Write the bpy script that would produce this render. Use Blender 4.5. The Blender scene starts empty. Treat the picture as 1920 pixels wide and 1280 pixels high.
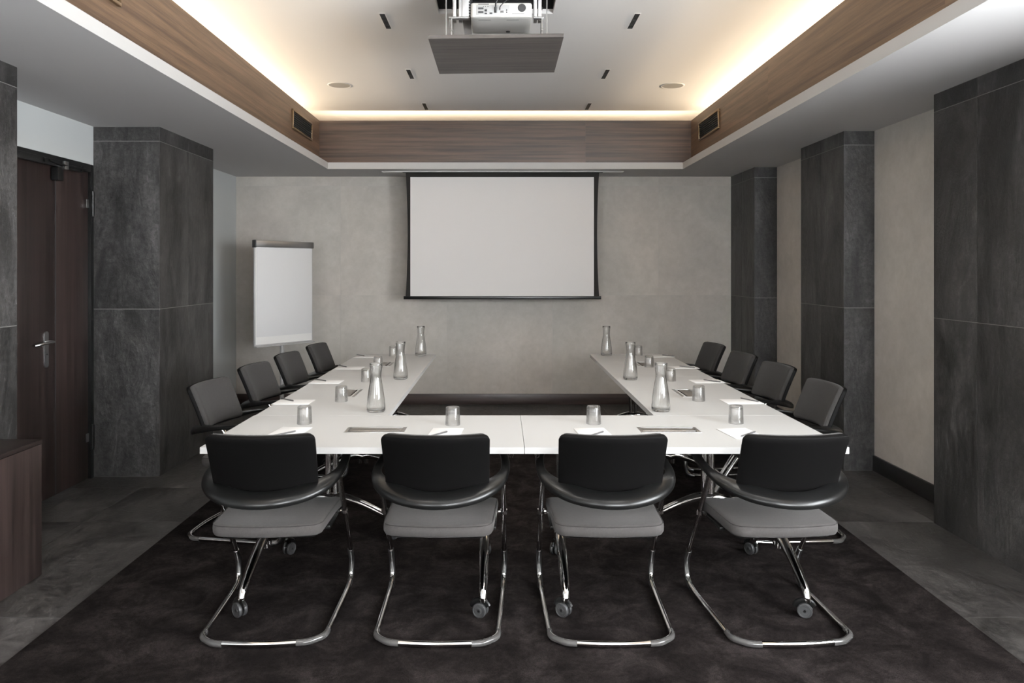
import bpy, bmesh, math, random
from mathutils import Vector, Matrix
random.seed(7)
PI = math.pi
COL = bpy.context.scene.collection
F = 1383.0; VX = 940.0; VY = 505.0; H = 1.507; TT = 0.740     # picture calibration, eye height, table height

# ------------------------------------------------------------------ materials
def newmat(name):
    m = bpy.data.materials.new(name); m.use_nodes = True
    nt = m.node_tree; b = nt.nodes['Principled BSDF']
    return m, nt, b
def plain(name, col, rough=.5, metal=0, spec=.5, **k):
    m, nt, b = newmat(name)
    b.inputs['Base Color'].default_value = (*col, 1); b.inputs['Roughness'].default_value = rough
    b.inputs['Metallic'].default_value = metal; b.inputs['Specular IOR Level'].default_value = spec
    for kk, v in k.items(): b.inputs[kk].default_value = v
    return m
def node(nt, t, **k):
    n = nt.nodes.new(t)
    for a, v in k.items():
        if a in n.inputs: n.inputs[a].default_value = v
        else: setattr(n, a, v)
    return n
def coords(nt, scale=(1,1,1), rot=(0,0,0), attr_shift=False):
    tc = nt.nodes.new('ShaderNodeTexCoord'); mp = nt.nodes.new('ShaderNodeMapping')
    mp.inputs['Scale'].default_value = scale; mp.inputs['Rotation'].default_value = rot
    nt.links.new(tc.outputs['Object'], mp.inputs['Vector'])
    if attr_shift:
        at = nt.nodes.new('ShaderNodeAttribute'); at.attribute_name = 'tile'
        ml = nt.nodes.new('ShaderNodeMath'); ml.operation = 'MULTIPLY'; ml.inputs[1].default_value = 37.0
        cb = nt.nodes.new('ShaderNodeCombineXYZ')
        nt.links.new(at.outputs['Fac'], ml.inputs[0]); nt.links.new(ml.outputs[0], cb.inputs[0]); nt.links.new(ml.outputs[0], cb.inputs[1]); nt.links.new(ml.outputs[0], cb.inputs[2])
        nt.links.new(cb.outputs[0], mp.inputs['Location'])
    return mp
def noise(nt, vec, scale, detail=6, rough=.6, dist=0):
    n = nt.nodes.new('ShaderNodeTexNoise'); n.inputs['Scale'].default_value = scale; n.inputs['Detail'].default_value = detail
    n.inputs['Roughness'].default_value = rough; n.inputs['Distortion'].default_value = dist
    nt.links.new(vec.outputs[0], n.inputs['Vector']); return n
def ramp(nt, src, stops):
    r = nt.nodes.new('ShaderNodeValToRGB'); el = r.color_ramp.elements
    while len(el) < len(stops): el.new(.5)
    for e, (p, c) in zip(el, stops): e.position = p; e.color = (*c, 1) if len(c) == 3 else c
    nt.links.new(src, r.inputs[0]); return r
def mix(nt, a, b, fac, mode='MIX'):
    m = nt.nodes.new('ShaderNodeMix'); m.data_type = 'RGBA'; m.blend_type = mode
    if isinstance(fac, (int, float)): m.inputs[0].default_value = fac
    else: nt.links.new(fac, m.inputs[0])
    for s, i in ((a, 6), (b, 7)):
        if isinstance(s, tuple): m.inputs[i].default_value = (*s, 1)
        else: nt.links.new(s, m.inputs[i])
    return m.outputs[2]
def bump(nt, b, src, strength, dist=.01):
    n = nt.nodes.new('ShaderNodeBump'); n.inputs['Strength'].default_value = strength; n.inputs['Distance'].default_value = dist
    nt.links.new(src, n.inputs['Height']); nt.links.new(n.outputs[0], b.inputs['Normal'])

def wood(name, dark, light, grain='x', rough=.42, sc=1.0, contrast=1.0):
    m, nt, b = newmat(name)
    s = {'x': (.35, 14, 14), 'y': (14, .35, 14), 'z': (14, 14, .35)}[grain]
    v = coords(nt, tuple(q*sc for q in s), attr_shift=True)
    n1 = noise(nt, v, 1.3, 8, .62, .25)
    v2 = coords(nt, tuple(q*sc*5 for q in s), attr_shift=True); n2 = noise(nt, v2, 2.2, 4, .6)
    v3 = coords(nt, tuple(q*sc*.25 for q in s), attr_shift=True); n3 = noise(nt, v3, 1.0, 3, .5)
    c1 = ramp(nt, n1.outputs[0], [(.5-.17/contrast, dark), (.5+.17/contrast, light)])
    c2 = ramp(nt, n2.outputs[0], [(.35, (.80,.80,.80)), (.65, (1.06,1.06,1.06))])
    c3 = ramp(nt, n3.outputs[0], [(.35, (.84,.84,.84)), (.65, (1.08,1.08,1.08))])
    o = mix(nt, c1.outputs[0], c2.outputs[0], 1.0, 'MULTIPLY'); o = mix(nt, o, c3.outputs[0], 1.0, 'MULTIPLY')
    nt.links.new(o, b.inputs['Base Color']); b.inputs['Roughness'].default_value = rough
    bump(nt, b, n2.outputs[0], .12, .002)
    return m
def stone(name, dark, light, rough=.5, streak=(1,1,.35), spec=.4, contrast=1.0, rot=(.35,.5,.2)):
    m, nt, b = newmat(name)
    v = coords(nt, streak, rot, True); v2 = coords(nt, (1,1,1), (0,0,0), True)
    n1 = noise(nt, v, 2.6, 12, .72, .9)                                   # long cleft streaks
    n2 = noise(nt, v2, 34, 9, .74, .3)                                    # grain
    n3 = noise(nt, v2, 1.1, 4, .6, .3)                                    # broad clouds
    n4 = noise(nt, v, 7.0, 8, .7, 1.6)                                    # torn slate marks
    c1 = ramp(nt, n1.outputs[0], [(.40/contrast, dark), (.62, light)])
    c2 = ramp(nt, n2.outputs[0], [(.36, (.55,.55,.55)), (.64, (1.45,1.45,1.45))])
    c3 = ramp(nt, n3.outputs[0], [(.36, (.74,.73,.72)), (.64, (1.22,1.22,1.24))])
    c4 = ramp(nt, n4.outputs[0], [(.36, (.72,.72,.72)), (.5, (1,1,1)), (.60, (1.12,1.12,1.12)), (.68, (1.75,1.75,1.78))])
    o = mix(nt, c1.outputs[0], c2.outputs[0], 1.0, 'MULTIPLY'); o = mix(nt, o, c3.outputs[0], 1.0, 'MULTIPLY'); o = mix(nt, o, c4.outputs[0], 1.0, 'MULTIPLY')
    nt.links.new(o, b.inputs['Base Color'])
    r = ramp(nt, n2.outputs[0], [(.3, (rough-.1,)*3), (.7, (rough+.14,)*3)]); nt.links.new(r.outputs[0], b.inputs['Roughness'])
    b.inputs['Specular IOR Level'].default_value = spec
    ad = nt.nodes.new('ShaderNodeMath'); ad.operation = 'MULTIPLY_ADD'; ad.inputs[1].default_value = 2.0
    nt.links.new(n4.outputs[0], ad.inputs[0]); nt.links.new(n2.outputs[0], ad.inputs[2])
    bump(nt, b, ad.outputs[0], .5, .008)
    return m
def concrete(name, a, bcol, rough=.7):
    m, nt, b = newmat(name)
    v = coords(nt, (1,1,1), (0,0,0), True); n1 = noise(nt, v, 2.0, 9, .62, .4); n2 = noise(nt, v, 14, 8, .7, .2); n3 = noise(nt, v, .7, 2, .5)
    c1 = ramp(nt, n1.outputs[0], [(.34, a), (.66, bcol)])
    c2 = ramp(nt, n2.outputs[0], [(.3, (.92,.92,.91)), (.7, (1.05,1.05,1.06))])
    c3 = ramp(nt, n3.outputs[0], [(.4, (.985,.99,.985)), (.6, (1.02,1.0,.995))])
    o = mix(nt, c1.outputs[0], c2.outputs[0], 1.0, 'MULTIPLY'); o = mix(nt, o, c3.outputs[0], 1.0, 'MULTIPLY')
    nt.links.new(o, b.inputs['Base Color']); b.inputs['Roughness'].default_value = rough; b.inputs['Specular IOR Level'].default_value = .25
    bump(nt, b, n2.outputs[0], .06, .003)
    return m
def fabric(name, col, sc=900):
    m, nt, b = newmat(name)
    v = coords(nt, (1,1,1)); n = noise(nt, v, sc, 2, .6); n2 = noise(nt, v, 60, 4, .6)
    c = ramp(nt, n.outputs[0], [(.3, tuple(x*.72 for x in col)), (.7, tuple(x*1.25 for x in col))])
    c2 = ramp(nt, n2.outputs[0], [(.3, (.93,)*3), (.7, (1.06,)*3)])
    nt.links.new(mix(nt, c.outputs[0], c2.outputs[0], 1.0, 'MULTIPLY'), b.inputs['Base Color'])
    b.inputs['Roughness'].default_value = .9; b.inputs['Specular IOR Level'].default_value = .15
    b.inputs['Sheen Weight'].default_value = .06; b.inputs['Sheen Roughness'].default_value = .5
    bump(nt, b, n.outputs[0], .3, .001)
    return m
def carpet_mat():
    m, nt, b = newmat('carpet_pile')
    v = coords(nt, (1,1,1)); n1 = noise(nt, v, 330, 3, .7); n2 = noise(nt, v, 5.0, 8, .72, .5); n3 = noise(nt, v, 45, 4, .7)
    c = ramp(nt, n2.outputs[0], [(.38, (.0085,.0066,.0064)), (.5, (.0165,.0130,.0125)), (.62, (.031,.0250,.0243))])
    c1 = ramp(nt, n1.outputs[0], [(.3, (.45,.45,.45)), (.7, (1.6,1.6,1.6))]); c3 = ramp(nt, n3.outputs[0], [(.3, (.7,.7,.7)), (.7, (1.25,1.25,1.25))])
    o = mix(nt, c.outputs[0], c1.outputs[0], 1.0, 'MULTIPLY'); o = mix(nt, o, c3.outputs[0], 1.0, 'MULTIPLY')
    nt.links.new(o, b.inputs['Base Color']); b.inputs['Roughness'].default_value = 1; b.inputs['Specular IOR Level'].default_value = .05
    b.inputs['Sheen Weight'].default_value = .0; b.inputs['Sheen Roughness'].default_value = .6
    ad = nt.nodes.new('ShaderNodeMath'); ad.operation = 'ADD'; nt.links.new(n1.outputs[0], ad.inputs[0]); nt.links.new(n3.outputs[0], ad.inputs[1])
    bump(nt, b, ad.outputs[0], .9, .012)
    return m

M = dict(
    slate=stone('slate_tile', (.017,.016,.0155), (.056,.0535,.052), .5, (1,1,.4)),
    floor_tile=stone('slate_floor_tile', (.026,.024,.0228), (.066,.062,.059), .40, (1,.5,1), .45),
    grout=plain('pale_grout', (.20,.195,.185), .8),
    concrete=concrete('concrete_look_panel', (.50,.475,.44), (.60,.565,.52)),
    concrete_joint=plain('panel_joint', (.52,.50,.47), .8),
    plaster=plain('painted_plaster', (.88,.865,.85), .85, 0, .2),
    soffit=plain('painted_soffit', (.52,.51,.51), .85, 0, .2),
    white_paint=plain('white_painted_wall', (.50,.52,.52), .8, 0, .2),
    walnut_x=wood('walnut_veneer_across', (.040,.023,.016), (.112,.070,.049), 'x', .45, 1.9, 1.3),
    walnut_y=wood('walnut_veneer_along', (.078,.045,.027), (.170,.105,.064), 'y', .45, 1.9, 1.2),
    grey_wood=wood('grey_brown_veneer', (.045,.036,.032), (.105,.090,.081), 'x', .5, 2.2, 1.2),
    dark_wood=wood('dark_red_brown_veneer', (.013,.0085,.0078), (.042,.027,.0245), 'z', .38, 1.6),
    cabinet_wood=wood('cabinet_veneer', (.020,.0130,.0120), (.052,.035,.032), 'z', .4, 1.8),
    cabinet_top=wood('cabinet_top_veneer', (.014,.010,.009), (.038,.026,.024), 'y', .3, 1.8),
    skirting=wood('skirting_veneer', (.028,.018,.016), (.070,.047,.041), 'x', .4, 1.4),
    skirting_dark=plain('skirting_black', (.012,.011,.011), .35),
    carpet=carpet_mat(),
    table=plain('white_laminate', (.47,.47,.465), .38, 0, .4),
    table_edge=plain('white_edge_band', (.62,.617,.61), .3, 0, .5),
    chrome=plain('polished_chrome', (.80,.79,.78), .07, 1),
    satin=plain('satin_steel', (.55,.55,.55), .28, 1),
    alu=plain('anodised_aluminium', (.50,.50,.50), .35, 1),
    black_metal=plain('black_metal', (.010,.010,.010), .35, .3),
    black_plastic=plain('black_plastic', (.004,.004,.004), .30, 0, .32),
    shell=plain('black_shell_plastic', (.0022,.002,.002), .6, 0, .09),
    grey_plastic=plain('grey_plastic', (.032,.032,.033), .45),
    glide=plain('smoky_plastic_glide', (.055,.053,.052), .16, 0, .5),
    seat_fabric=fabric('grey_seat_fabric', (.054,.050,.0485)),
    back_fabric=fabric('dark_grey_back_fabric', (.034,.032,.031)),
    piping=fabric('piping_fabric', (.028,.026,.025)),
    screen=plain('screen_fabric', (.79,.775,.77), .9, 0, .1),
    screen_border=plain('screen_black_border', (.018,.016,.015), .8, 0, .2),
    board=plain('whiteboard_enamel', (.9,.895,.88), .22, 0, .5),
    paper=plain('paper', (.74,.74,.745), .7, 0, .2),
    board_frame=plain('pale_grey_frame', (.50,.50,.50), .4, .2),
    white_plastic=plain('white_plastic', (.66,.65,.62), .4),
    port=plain('dark_port', (.03,.03,.032), .5),
    hole=plain('black_recess', (.004,.004,.004), .9),
    bronze=plain('bronze_frame', (.22,.155,.095), .35, .8),
    speaker=plain('speaker_grille', (.42,.40,.37), .75),
    pen=plain('grey_pen', (.16,.16,.165), .3, .5),
    brush=plain('hatch_flap', (.26,.24,.22), .35, .7),
    tint=plain('frosted_pane', (.75,.8,.85), .6),
)
gm, gnt, gb = newmat('clear_glass')
gb.inputs['Base Color'].default_value = (.985, .99, .988, 1); gb.inputs['Roughness'].default_value = 0.0
gb.inputs['Transmission Weight'].default_value = 1.0; gb.inputs['IOR'].default_value = 1.47
_o = gnt.nodes['Material Output']; _lf = gnt.nodes.new('ShaderNodeLayerWeight'); _lf.inputs['Blend'].default_value = .5; _lw = gnt.nodes.new('ShaderNodeMapRange'); _pw = gnt.nodes.new('ShaderNodeMath'); _pw.operation = 'POWER'; _pw.inputs[1].default_value = 4.0; gnt.links.new(_lf.outputs['Facing'], _pw.inputs[0]); gnt.links.new(_pw.outputs[0], _lw.inputs[0]); _lw.inputs[3].default_value = .035; _lw.inputs[4].default_value = .75
_tr = gnt.nodes.new('ShaderNodeBsdfTransparent'); _gl = gnt.nodes.new('ShaderNodeBsdfGlossy'); _gl.inputs['Roughness'].default_value = 0.02
_m1 = gnt.nodes.new('ShaderNodeMixShader'); _m2 = gnt.nodes.new('ShaderNodeMixShader'); _m2.inputs[0].default_value = .15      # thin blown glass: mostly straight through, part refracted
gnt.links.new(_lw.outputs[0], _m1.inputs[0]); gnt.links.new(_tr.outputs[0], _m1.inputs[1]); gnt.links.new(_gl.outputs[0], _m1.inputs[2])
gnt.links.new(gb.outputs[0], _m2.inputs[1]); gnt.links.new(_m1.outputs[0], _m2.inputs[2]); gnt.links.new(_m2.outputs[0], _o.inputs['Surface'])
M['glass'] = gm

# ------------------------------------------------------------------ mesh builder
class MB:
    def __init__(s): s.v = []; s.f = []
    def add(s, vs, fs, mat=0, smooth=False, tile=None):
        b = len(s.v); s.v += [tuple(p) for p in vs]
        for f in fs: s.f.append((tuple(b+i for i in f), mat, smooth, tile))
        return s
    def box(s, lo, hi, bev=0.0, mat=0, seg=2, tile=None, xf=None):
        bm = bmesh.new(); bmesh.ops.create_cube(bm, size=1)
        for v in bm.verts: v.co = Vector([(lo[i]+hi[i])/2 + v.co[i]*(hi[i]-lo[i]) for i in range(3)])
        if bev > 0:
            bmesh.ops.bevel(bm, geom=bm.edges[:], offset=bev, segments=seg, profile=.5, affect='EDGES')
        bm.verts.index_update()
        vs = [xf @ v.co if xf else v.co.copy() for v in bm.verts]
        s.add(vs, [[v.index for v in f.verts] for f in bm.faces], mat, bev > 0, tile); bm.free(); return s
    def tube(s, pts, r, n=12, mat=0, cap=True, flat=1.0):
        pts = [Vector(p) for p in pts]; k = len(pts); rs = r if isinstance(r, (list, tuple)) else [r]*k
        vs = []; T0 = None
        for i, p in enumerate(pts):
            t = (pts[min(i+1, k-1)] - pts[max(i-1, 0)]).normalized()
            if T0 is None:
                a = Vector((0,0,1)) if abs(t.z) < .9 else Vector((1,0,0)); nrm = (a - t*a.dot(t)).normalized()
            else:
                nrm = (T0.rotation_difference(t) @ nrm); nrm = (nrm - t*nrm.dot(t)).normalized()
            T0 = t; bn = t.cross(nrm)
            for j in range(n):
                a = 2*PI*j/n; vs.append(p + nrm*math.cos(a)*rs[i] + bn*math.sin(a)*rs[i]*flat)
        fs = [(i*n+j, i*n+(j+1) % n, (i+1)*n+(j+1) % n, (i+1)*n+j) for i in range(k-1) for j in range(n)]
        if cap: fs += [tuple(range(n))[::-1], tuple((k-1)*n+j for j in range(n))]
        return s.add(vs, fs, mat, True)
    def lathe(s, prof, c=(0,0,0), n=40, mat=0, axis='z'):
        vs = []; fs = []; idx = []
        for r, h in prof:
            if r < 1e-6: idx.append([len(vs)]); vs.append((0,0,h))
            else:
                idx.append(list(range(len(vs), len(vs)+n)))
                for j in range(n): a = 2*PI*j/n; vs.append((r*math.cos(a), r*math.sin(a), h))
        for a, b in zip(idx, idx[1:]):
            if len(a) == 1 and len(b) == 1: continue
            for j in range(n):
                j2 = (j+1) % n
                if len(a) == 1: fs.append((a[0], b[j2], b[j]))
                elif len(b) == 1: fs.append((a[j], a[j2], b[0]))
                else: fs.append((a[j], a[j2], b[j2], b[j]))
        if axis == 'x': vs = [(h, x, y) for x, y, h in vs]
        elif axis == 'y': vs = [(y, h, x) for x, y, h in vs]
        vs = [(x+c[0], y+c[1], z+c[2]) for x, y, z in vs]
        return s.add(vs, fs, mat, True)
    def rod(s, a, b, r, n=10, mat=0): return s.tube([a, b], r, n, mat)
    def prism(s, poly, z0, z1, fn, mat=0):     # poly in 2D, fn(u,v,w) -> 3D
        n = len(poly); vs = [fn(u, v, z0) for u, v in poly] + [fn(u, v, z1) for u, v in poly]
        fs = [tuple(range(n))[::-1], tuple(range(n, 2*n))] + [(i, (i+1) % n, n+(i+1) % n, n+i) for i in range(n)]
        return s.add(vs, fs, mat, False)
    def build(s, name, mats, parent=None, loc=None, ang=35, vary=False):
        me = bpy.data.meshes.new(name); me.from_pydata(s.v, [], [f[0] for f in s.f])
        for m in (mats if isinstance(mats, (list, tuple)) else [mats]): me.materials.append(M[m])
        for p, f in zip(me.polygons, s.f): p.material_index = f[1]; p.use_smooth = f[2]
        if any(f[3] is not None for f in s.f):
            at = me.attributes.new('tile', 'FLOAT', 'FACE')
            for i, f in enumerate(s.f): at.data[i].value = f[3] or 0
        bm = bmesh.new(); bm.from_mesh(me); bmesh.ops.recalc_face_normals(bm, faces=bm.faces[:]); bm.to_mesh(me); bm.free()
        me.set_sharp_from_angle(angle=math.radians(ang)); me.update()
        o = bpy.data.objects.new(name, me); COL.objects.link(o)
        if parent: o.parent = parent
        if loc: o.location = loc
        return o
def fillet(pts, r, n=6):
    pts = [Vector(p) for p in pts]; out = [pts[0]]
    for i in range(1, len(pts)-1):
        a, b, c = pts[i-1], pts[i], pts[i+1]; d1 = (a-b); d2 = (c-b)
        rr = r[i] if isinstance(r, dict) and i in r else (r if not isinstance(r, dict) else .03)
        l = min(rr, d1.length*.49, d2.length*.49); p = b+d1.normalized()*l; q = b+d2.normalized()*l
        for k in range(n+1):
            t = k/n; out.append(p*(1-t)**2 + b*2*t*(1-t) + q*t*t)
    return out + [pts[-1]]
def catmull(pts, n=6):
    P = [Vector(p) for p in pts]; P = [2*P[0]-P[1]] + P + [2*P[-1]-P[-2]]; out = []
    for i in range(1, len(P)-2):
        for k in range(n):
            t = k/n; a, b, c, d = P[i-1], P[i], P[i+1], P[i+2]
            out.append(.5*((2*b)+(c-a)*t+(2*a-5*b+4*c-d)*t*t+(3*b-a-3*c+d)*t**3))
    return out + [P[-2]]
def rrect(w, h, r, n=6, ne=4):     # rounded rectangle outline around origin with points on the edges too
    r = max(min(r, w/2-1e-4, h/2-1e-4), 1e-4); pts = []
    cs = [(w/2-r, h/2-r, 0), (-w/2+r, h/2-r, 90), (-w/2+r, -h/2+r, 180), (w/2-r, -h/2+r, 270)]
    for k, (cx, cy, a0) in enumerate(cs):
        for i in range(n+1):
            a = math.radians(a0 + 90*i/n); pts.append((cx+r*math.cos(a), cy+r*math.sin(a)))
        nx = cs[(k+1) % 4]; a = math.radians(a0+90)
        p = (cx+r*math.cos(a), cy+r*math.sin(a)); q = (nx[0]+r*math.cos(math.radians(nx[2])), nx[1]+r*math.sin(math.radians(nx[2])))
        for i in range(1, ne): pts.append((p[0]+(q[0]-p[0])*i/ne, p[1]+(q[1]-p[1])*i/ne))
    return pts
def pad_solid(mb, w, h, r, layers, fn, mat=0, crown=0, scales=(.82,.6,.35,.15)):
    """closed cushion: layers = [(inset, offset)] from one face round the edge to the other; fn(u,v,n)->3D"""
    rings = []
    for inset, off in layers:
        rings.append([(u, v, off) for u, v in rrect(w-2*inset, h-2*inset, max(r-inset, .003), ne=8)])
    first, last = layers[0], layers[-1]
    def inner(l, sign):
        base = rrect(w-2*l[0], h-2*l[0], max(r-l[0], .003), ne=8)
        return [[(u*s_, v*s_, l[1]+sign*crown*(1-s_*s_)) for u, v in base] for s_ in scales]
    front = inner(first, -1)[::-1]; back = inner(last, 1)
    allr = front + rings + back; n = len(allr[0]); vs = [fn(*p) for rg in allr for p in rg]; fs = []
    for i in range(len(allr)-1):
        for j in range(n): fs.append((i*n+j, i*n+(j+1) % n, (i+1)*n+(j+1) % n, (i+1)*n+j))
    c0 = len(vs); vs += [fn(0,0,first[1]-crown), fn(0,0,last[1]+crown)]; m_ = (len(allr)-1)*n
    for j in range(n): fs.append((c0, (j+1) % n, j)); fs.append((c0+1, m_+j, m_+(j+1) % n))
    return mb.add(vs, fs, mat, True)

def empty(name, label, cat, loc=(0,0,0), rz=0, group=None):
    o = bpy.data.objects.new(name, None); COL.objects.link(o); o.location = loc; o.rotation_euler = (0,0,rz); o.empty_display_size = .1
    return tag(o, label, cat, group)
def tag(o, label=None, cat=None, group=None, kind=None):
    if label: o['label'] = label
    if cat: o['category'] = cat
    if group: o['group'] = group
    if kind: o['kind'] = kind
    return o
def struct(o): o['kind'] = 'structure'; return o
def copy_tree(o, parent=None):
    c = o.copy(); COL.objects.link(c); c.parent = parent
    for ch in list(KIDS.get(o.name, [])) or [x for x in bpy.data.objects if x.parent == o]: copy_tree(ch, c)
    return c
KIDS = {}
class Placer:
    def __init__(s, proto): s.p = proto; s.used = False; s.snap()
    def snap(s):
        def walk(o): return (o, [walk(c) for c in o.children])
        s.tree = walk(s.p)
    def __call__(s, loc, rz, label):
        if not s.used: s.used = True; o = s.p
        else:
            def cp(t, par):
                c = t[0].copy(); COL.objects.link(c); c.parent = par
                for k in t[1]: cp(k, c)
                return c
            o = cp(s.tree, None)
        o.location = loc; o.rotation_euler = (0,0,rz); o['label'] = label
        return o
def ontable(px, py):      # where a picture point on the table top stands
    y = (H-TT)*F/(py-VY); return (px-VX)*y/F, y

# ------------------------------------------------------------------ room shell
XL, XR, YB, YF = -2.97, 2.80, 8.26, -1.9
PL, PR = -2.49, 2.573          # inner planes of the stone pilasters
ZS, ZL, ZW, ZC = 2.546, 2.612, 3.064, 3.164   # soffit, lip top, wood top, raised ceiling
rnd = random.Random(3)
def tiles(mb, o, u, v, us, vs, gap=.004, up=.002, mat=0, nrm=None):
    o, u, v = Vector(o), Vector(u), Vector(v); nrm = Vector(nrm) if nrm else u.cross(v)
    for a, b in zip(us, us[1:]):
        for c, d in zip(vs, vs[1:]):
            g = gap/2; q = [(a+g, c+g), (b-g, c+g), (b-g, d-g), (a+g, d-g)]; t = rnd.random()
            lo = [o+u*x+v*y for x, y in q]; hi = [p+nrm*up for p in lo]
            mb.add(lo+hi, [(4,5,6,7), (0,1,5,4), (1,2,6,5), (2,3,7,6), (3,0,4,7)], mat, False, t)
V_CUTS = [0, 1.219, 2.44, ZS]

fl = MB(); fl.box((XL-.1, YF-.1, -.12), (XR+.1, YB+.1, -.002), 0, 1)
tiles(fl, (0,0,-.002), (1,0,0), (0,1,0), [XL-.1, PL, -1.89, -1.29, -.69, -.09, .51, 1.11, 1.99, 2.585, XR+.1], [YF-.1, -.42, .78, 1.98, 3.196, 4.406, 5.095, 6.31, 7.53, YB+.1])
struct(fl.build('floor', ['floor_tile', 'grout']))

wb = MB(); wb.box((XL-.1, YB+.002, 0), (XR+.1, YB+.12, ZC+.15), 0, 1)
tiles(wb, (0,YB+.002,0), (1,0,0), (0,0,1), [XL-.1, -1.80, -.61, .575, 1.76, XR+.1], V_CUTS+[ZC+.1], .003, .002, 0, (0,-1,0))
struct(wb.build('wall_back', ['concrete', 'concrete_joint']))
wr = MB(); wy0, wy1, wz0, wz1 = -.1, 2.4, .95, 2.2            # window opening in the right wall beside the photographer
for lo, hi in (((YF, 0), (wy0, ZC)), ((wy1, 0), (YB, ZC)), ((wy0, 0), (wy1, wz0)), ((wy0, wz1), (wy1, ZC))):
    wr.box((XR, lo[0], lo[1]), (XR+.12, hi[0], hi[1]), 0, 0, tile=.3)
struct(wr.build('wall_right', ['concrete']))
wn = MB()
for a, b, c, d in ((wy0, wy1, wz0, wz0+.06), (wy0, wy1, wz1-.06, wz1), (wy0, wy0+.06, wz0+.06, wz1-.06), (wy1-.06, wy1, wz0+.06, wz1-.06), ((wy0+wy1)/2-.03, (wy0+wy1)/2+.03, wz0+.06, wz1-.06)):
    wn.box((XR+.05, a, c), (XR+.10, b, d), .004)
w1 = struct(wn.build('window_1', ['board_frame']))
MB().box((XR+.085, wy0+.03, wz0+.03), (XR+.092, wy1-.03, wz1-.03)).build('pane', ['tint'], w1)
wl = MB(); dy0, dy1, dz = 3.98, 5.362, 2.262                  # doorway in the left wall
for lo, hi in (((YF, 0), (dy0, ZC)), ((dy1, 0), (YB, ZC)), ((dy0, dz), (dy1, ZC))):
    wl.box((XL-.12, lo[0], lo[1]), (XL, hi[0], hi[1]), 0, 0, tile=.6)
struct(wl.build('wall_left', ['white_paint']))
wf = MB(); fx0, fx1, fz0, fz1 = .4, 2.6, 1.1, 2.42  # unseen window behind the camera, assumed as a fill source
gx0, gx1 = -2.4, -.5
for lo, hi in (((XL, 0), (gx0, ZC)), ((gx1, 0), (fx0, ZC)), ((fx1, 0), (XR, ZC)), ((gx0, 0), (gx1, fz0)), ((gx0, fz1), (gx1, ZC)), ((fx0, 0), (fx1, fz0)), ((fx0, fz1), (fx1, ZC))):
    wf.box((lo[0], YF-.12, lo[1]), (hi[0], YF, hi[1]), 0, 0, tile=.6)
struct(wf.build('wall_front', ['concrete']))
wn = MB()
for a, b, c, d in ((fx0, fx1, fz0, fz0+.06), (fx0, fx1, fz1-.06, fz1), (fx0, fx0+.06, fz0+.06, fz1-.06), (fx1-.06, fx1, fz0+.06, fz1-.06), (1.47, 1.53, fz0+.06, fz1-.06)):
    wn.box((a, YF-.10, c), (b, YF-.05, d), .004)
w2 = struct(wn.build('fill_window_2', ['board_frame']))
MB().box((fx0+.03, YF-.092, fz0+.03), (fx1-.03, YF-.085, fz1-.03)).build('pane', ['tint'], w2)

wn = MB()  # unseen rear window, added to brighten the right walls and pilasters
for a, b, c, d in ((gx0, gx1, fz0, fz0+.06), (gx0, gx1, fz1-.06, fz1), (gx0, gx0+.06, fz0+.06, fz1-.06), (gx1-.06, gx1, fz0+.06, fz1-.06)):
    wn.box((a, YF-.10, c), (b, YF-.05, d), .004)
w3 = struct(wn.build('fill_window_3', ['board_frame']))
MB().box((gx0+.03, YF-.092, fz0+.03), (gx1-.03, YF-.085, fz1-.03)).build('pane', ['tint'], w3)

# soffit with the coffer opening, its lip, raised ceiling and the light coves
ox0, ox1, oy0, oy1 = -1.80, 1.885, -.6, 7.64
ce = MB()
for a, b in (((XL, YF), (ox0, YB)), ((ox1, YF), (XR, YB)), ((ox0, oy1), (ox1, YB)), ((ox0, YF), (ox1, oy0))):
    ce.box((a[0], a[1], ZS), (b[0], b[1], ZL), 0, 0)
ax0, ax1, ay0, ay1 = -1.904, 1.985, -.7, 7.72             # wood faces
cx0, cx1, cy0, cy1 = ax0-.95, ax1+.76, ay0-.56, YB        # cove outer walls
for a, b in (((cx0-.04, cy0, ZL), (cx0, cy1, ZC)), ((cx1, cy0, ZL), (cx1+.04, cy1, ZC)), ((cx0, cy0-.04, ZL), (cx1, cy0, ZC))):
    ce.box(a, b, 0, 1)
hx0, hx1, hy0, hy1 = -.405, .335, 4.02, 4.78               # hatch hole for the projector lift
for a, b in (((cx0-.04, cy0-.04), (hx0, YB)), ((hx1, cy0-.04), (cx1+.04, YB)), ((hx0, cy0-.04), (hx1, hy0)), ((hx0, hy1), (hx1, YB))):
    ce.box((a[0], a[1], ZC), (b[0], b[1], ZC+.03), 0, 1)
for a, b in (((hx0-.02, hy0-.02, ZC+.03), (hx0, hy1+.02, ZC+.45)), ((hx1, hy0-.02, ZC+.03), (hx1+.02, hy1+.02, ZC+.45)), ((hx0, hy0-.02, ZC+.03), (hx1, hy0, ZC+.45)), ((hx0, hy1, ZC+.03), (hx1, hy1+.02, ZC+.45)), ((hx0-.02, hy0-.02, ZC+.45), (hx1+.02, hy1+.02, ZC+.47))):
    ce.box(a, b, 0, 2)
struct(ce.build('ceiling', ['soffit', 'plaster', 'hole']))
lp = MB()                                                  # bright painted lip of the soffit
for a, b in (((ox0, oy0, ZS), (ox0+.006, oy1, ZL+.002)), ((ox1-.006, oy0, ZS), (ox1, oy1, ZL+.002)), ((ox0, oy1-.006, ZS), (ox1, oy1, ZL+.002))): lp.box(a, b, 0, 0)
M['lip'] = plain('lip_paint', (.50,.495,.49), .7, 0, .3)
struct(lp.build('trim_1', ['lip']))
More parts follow.
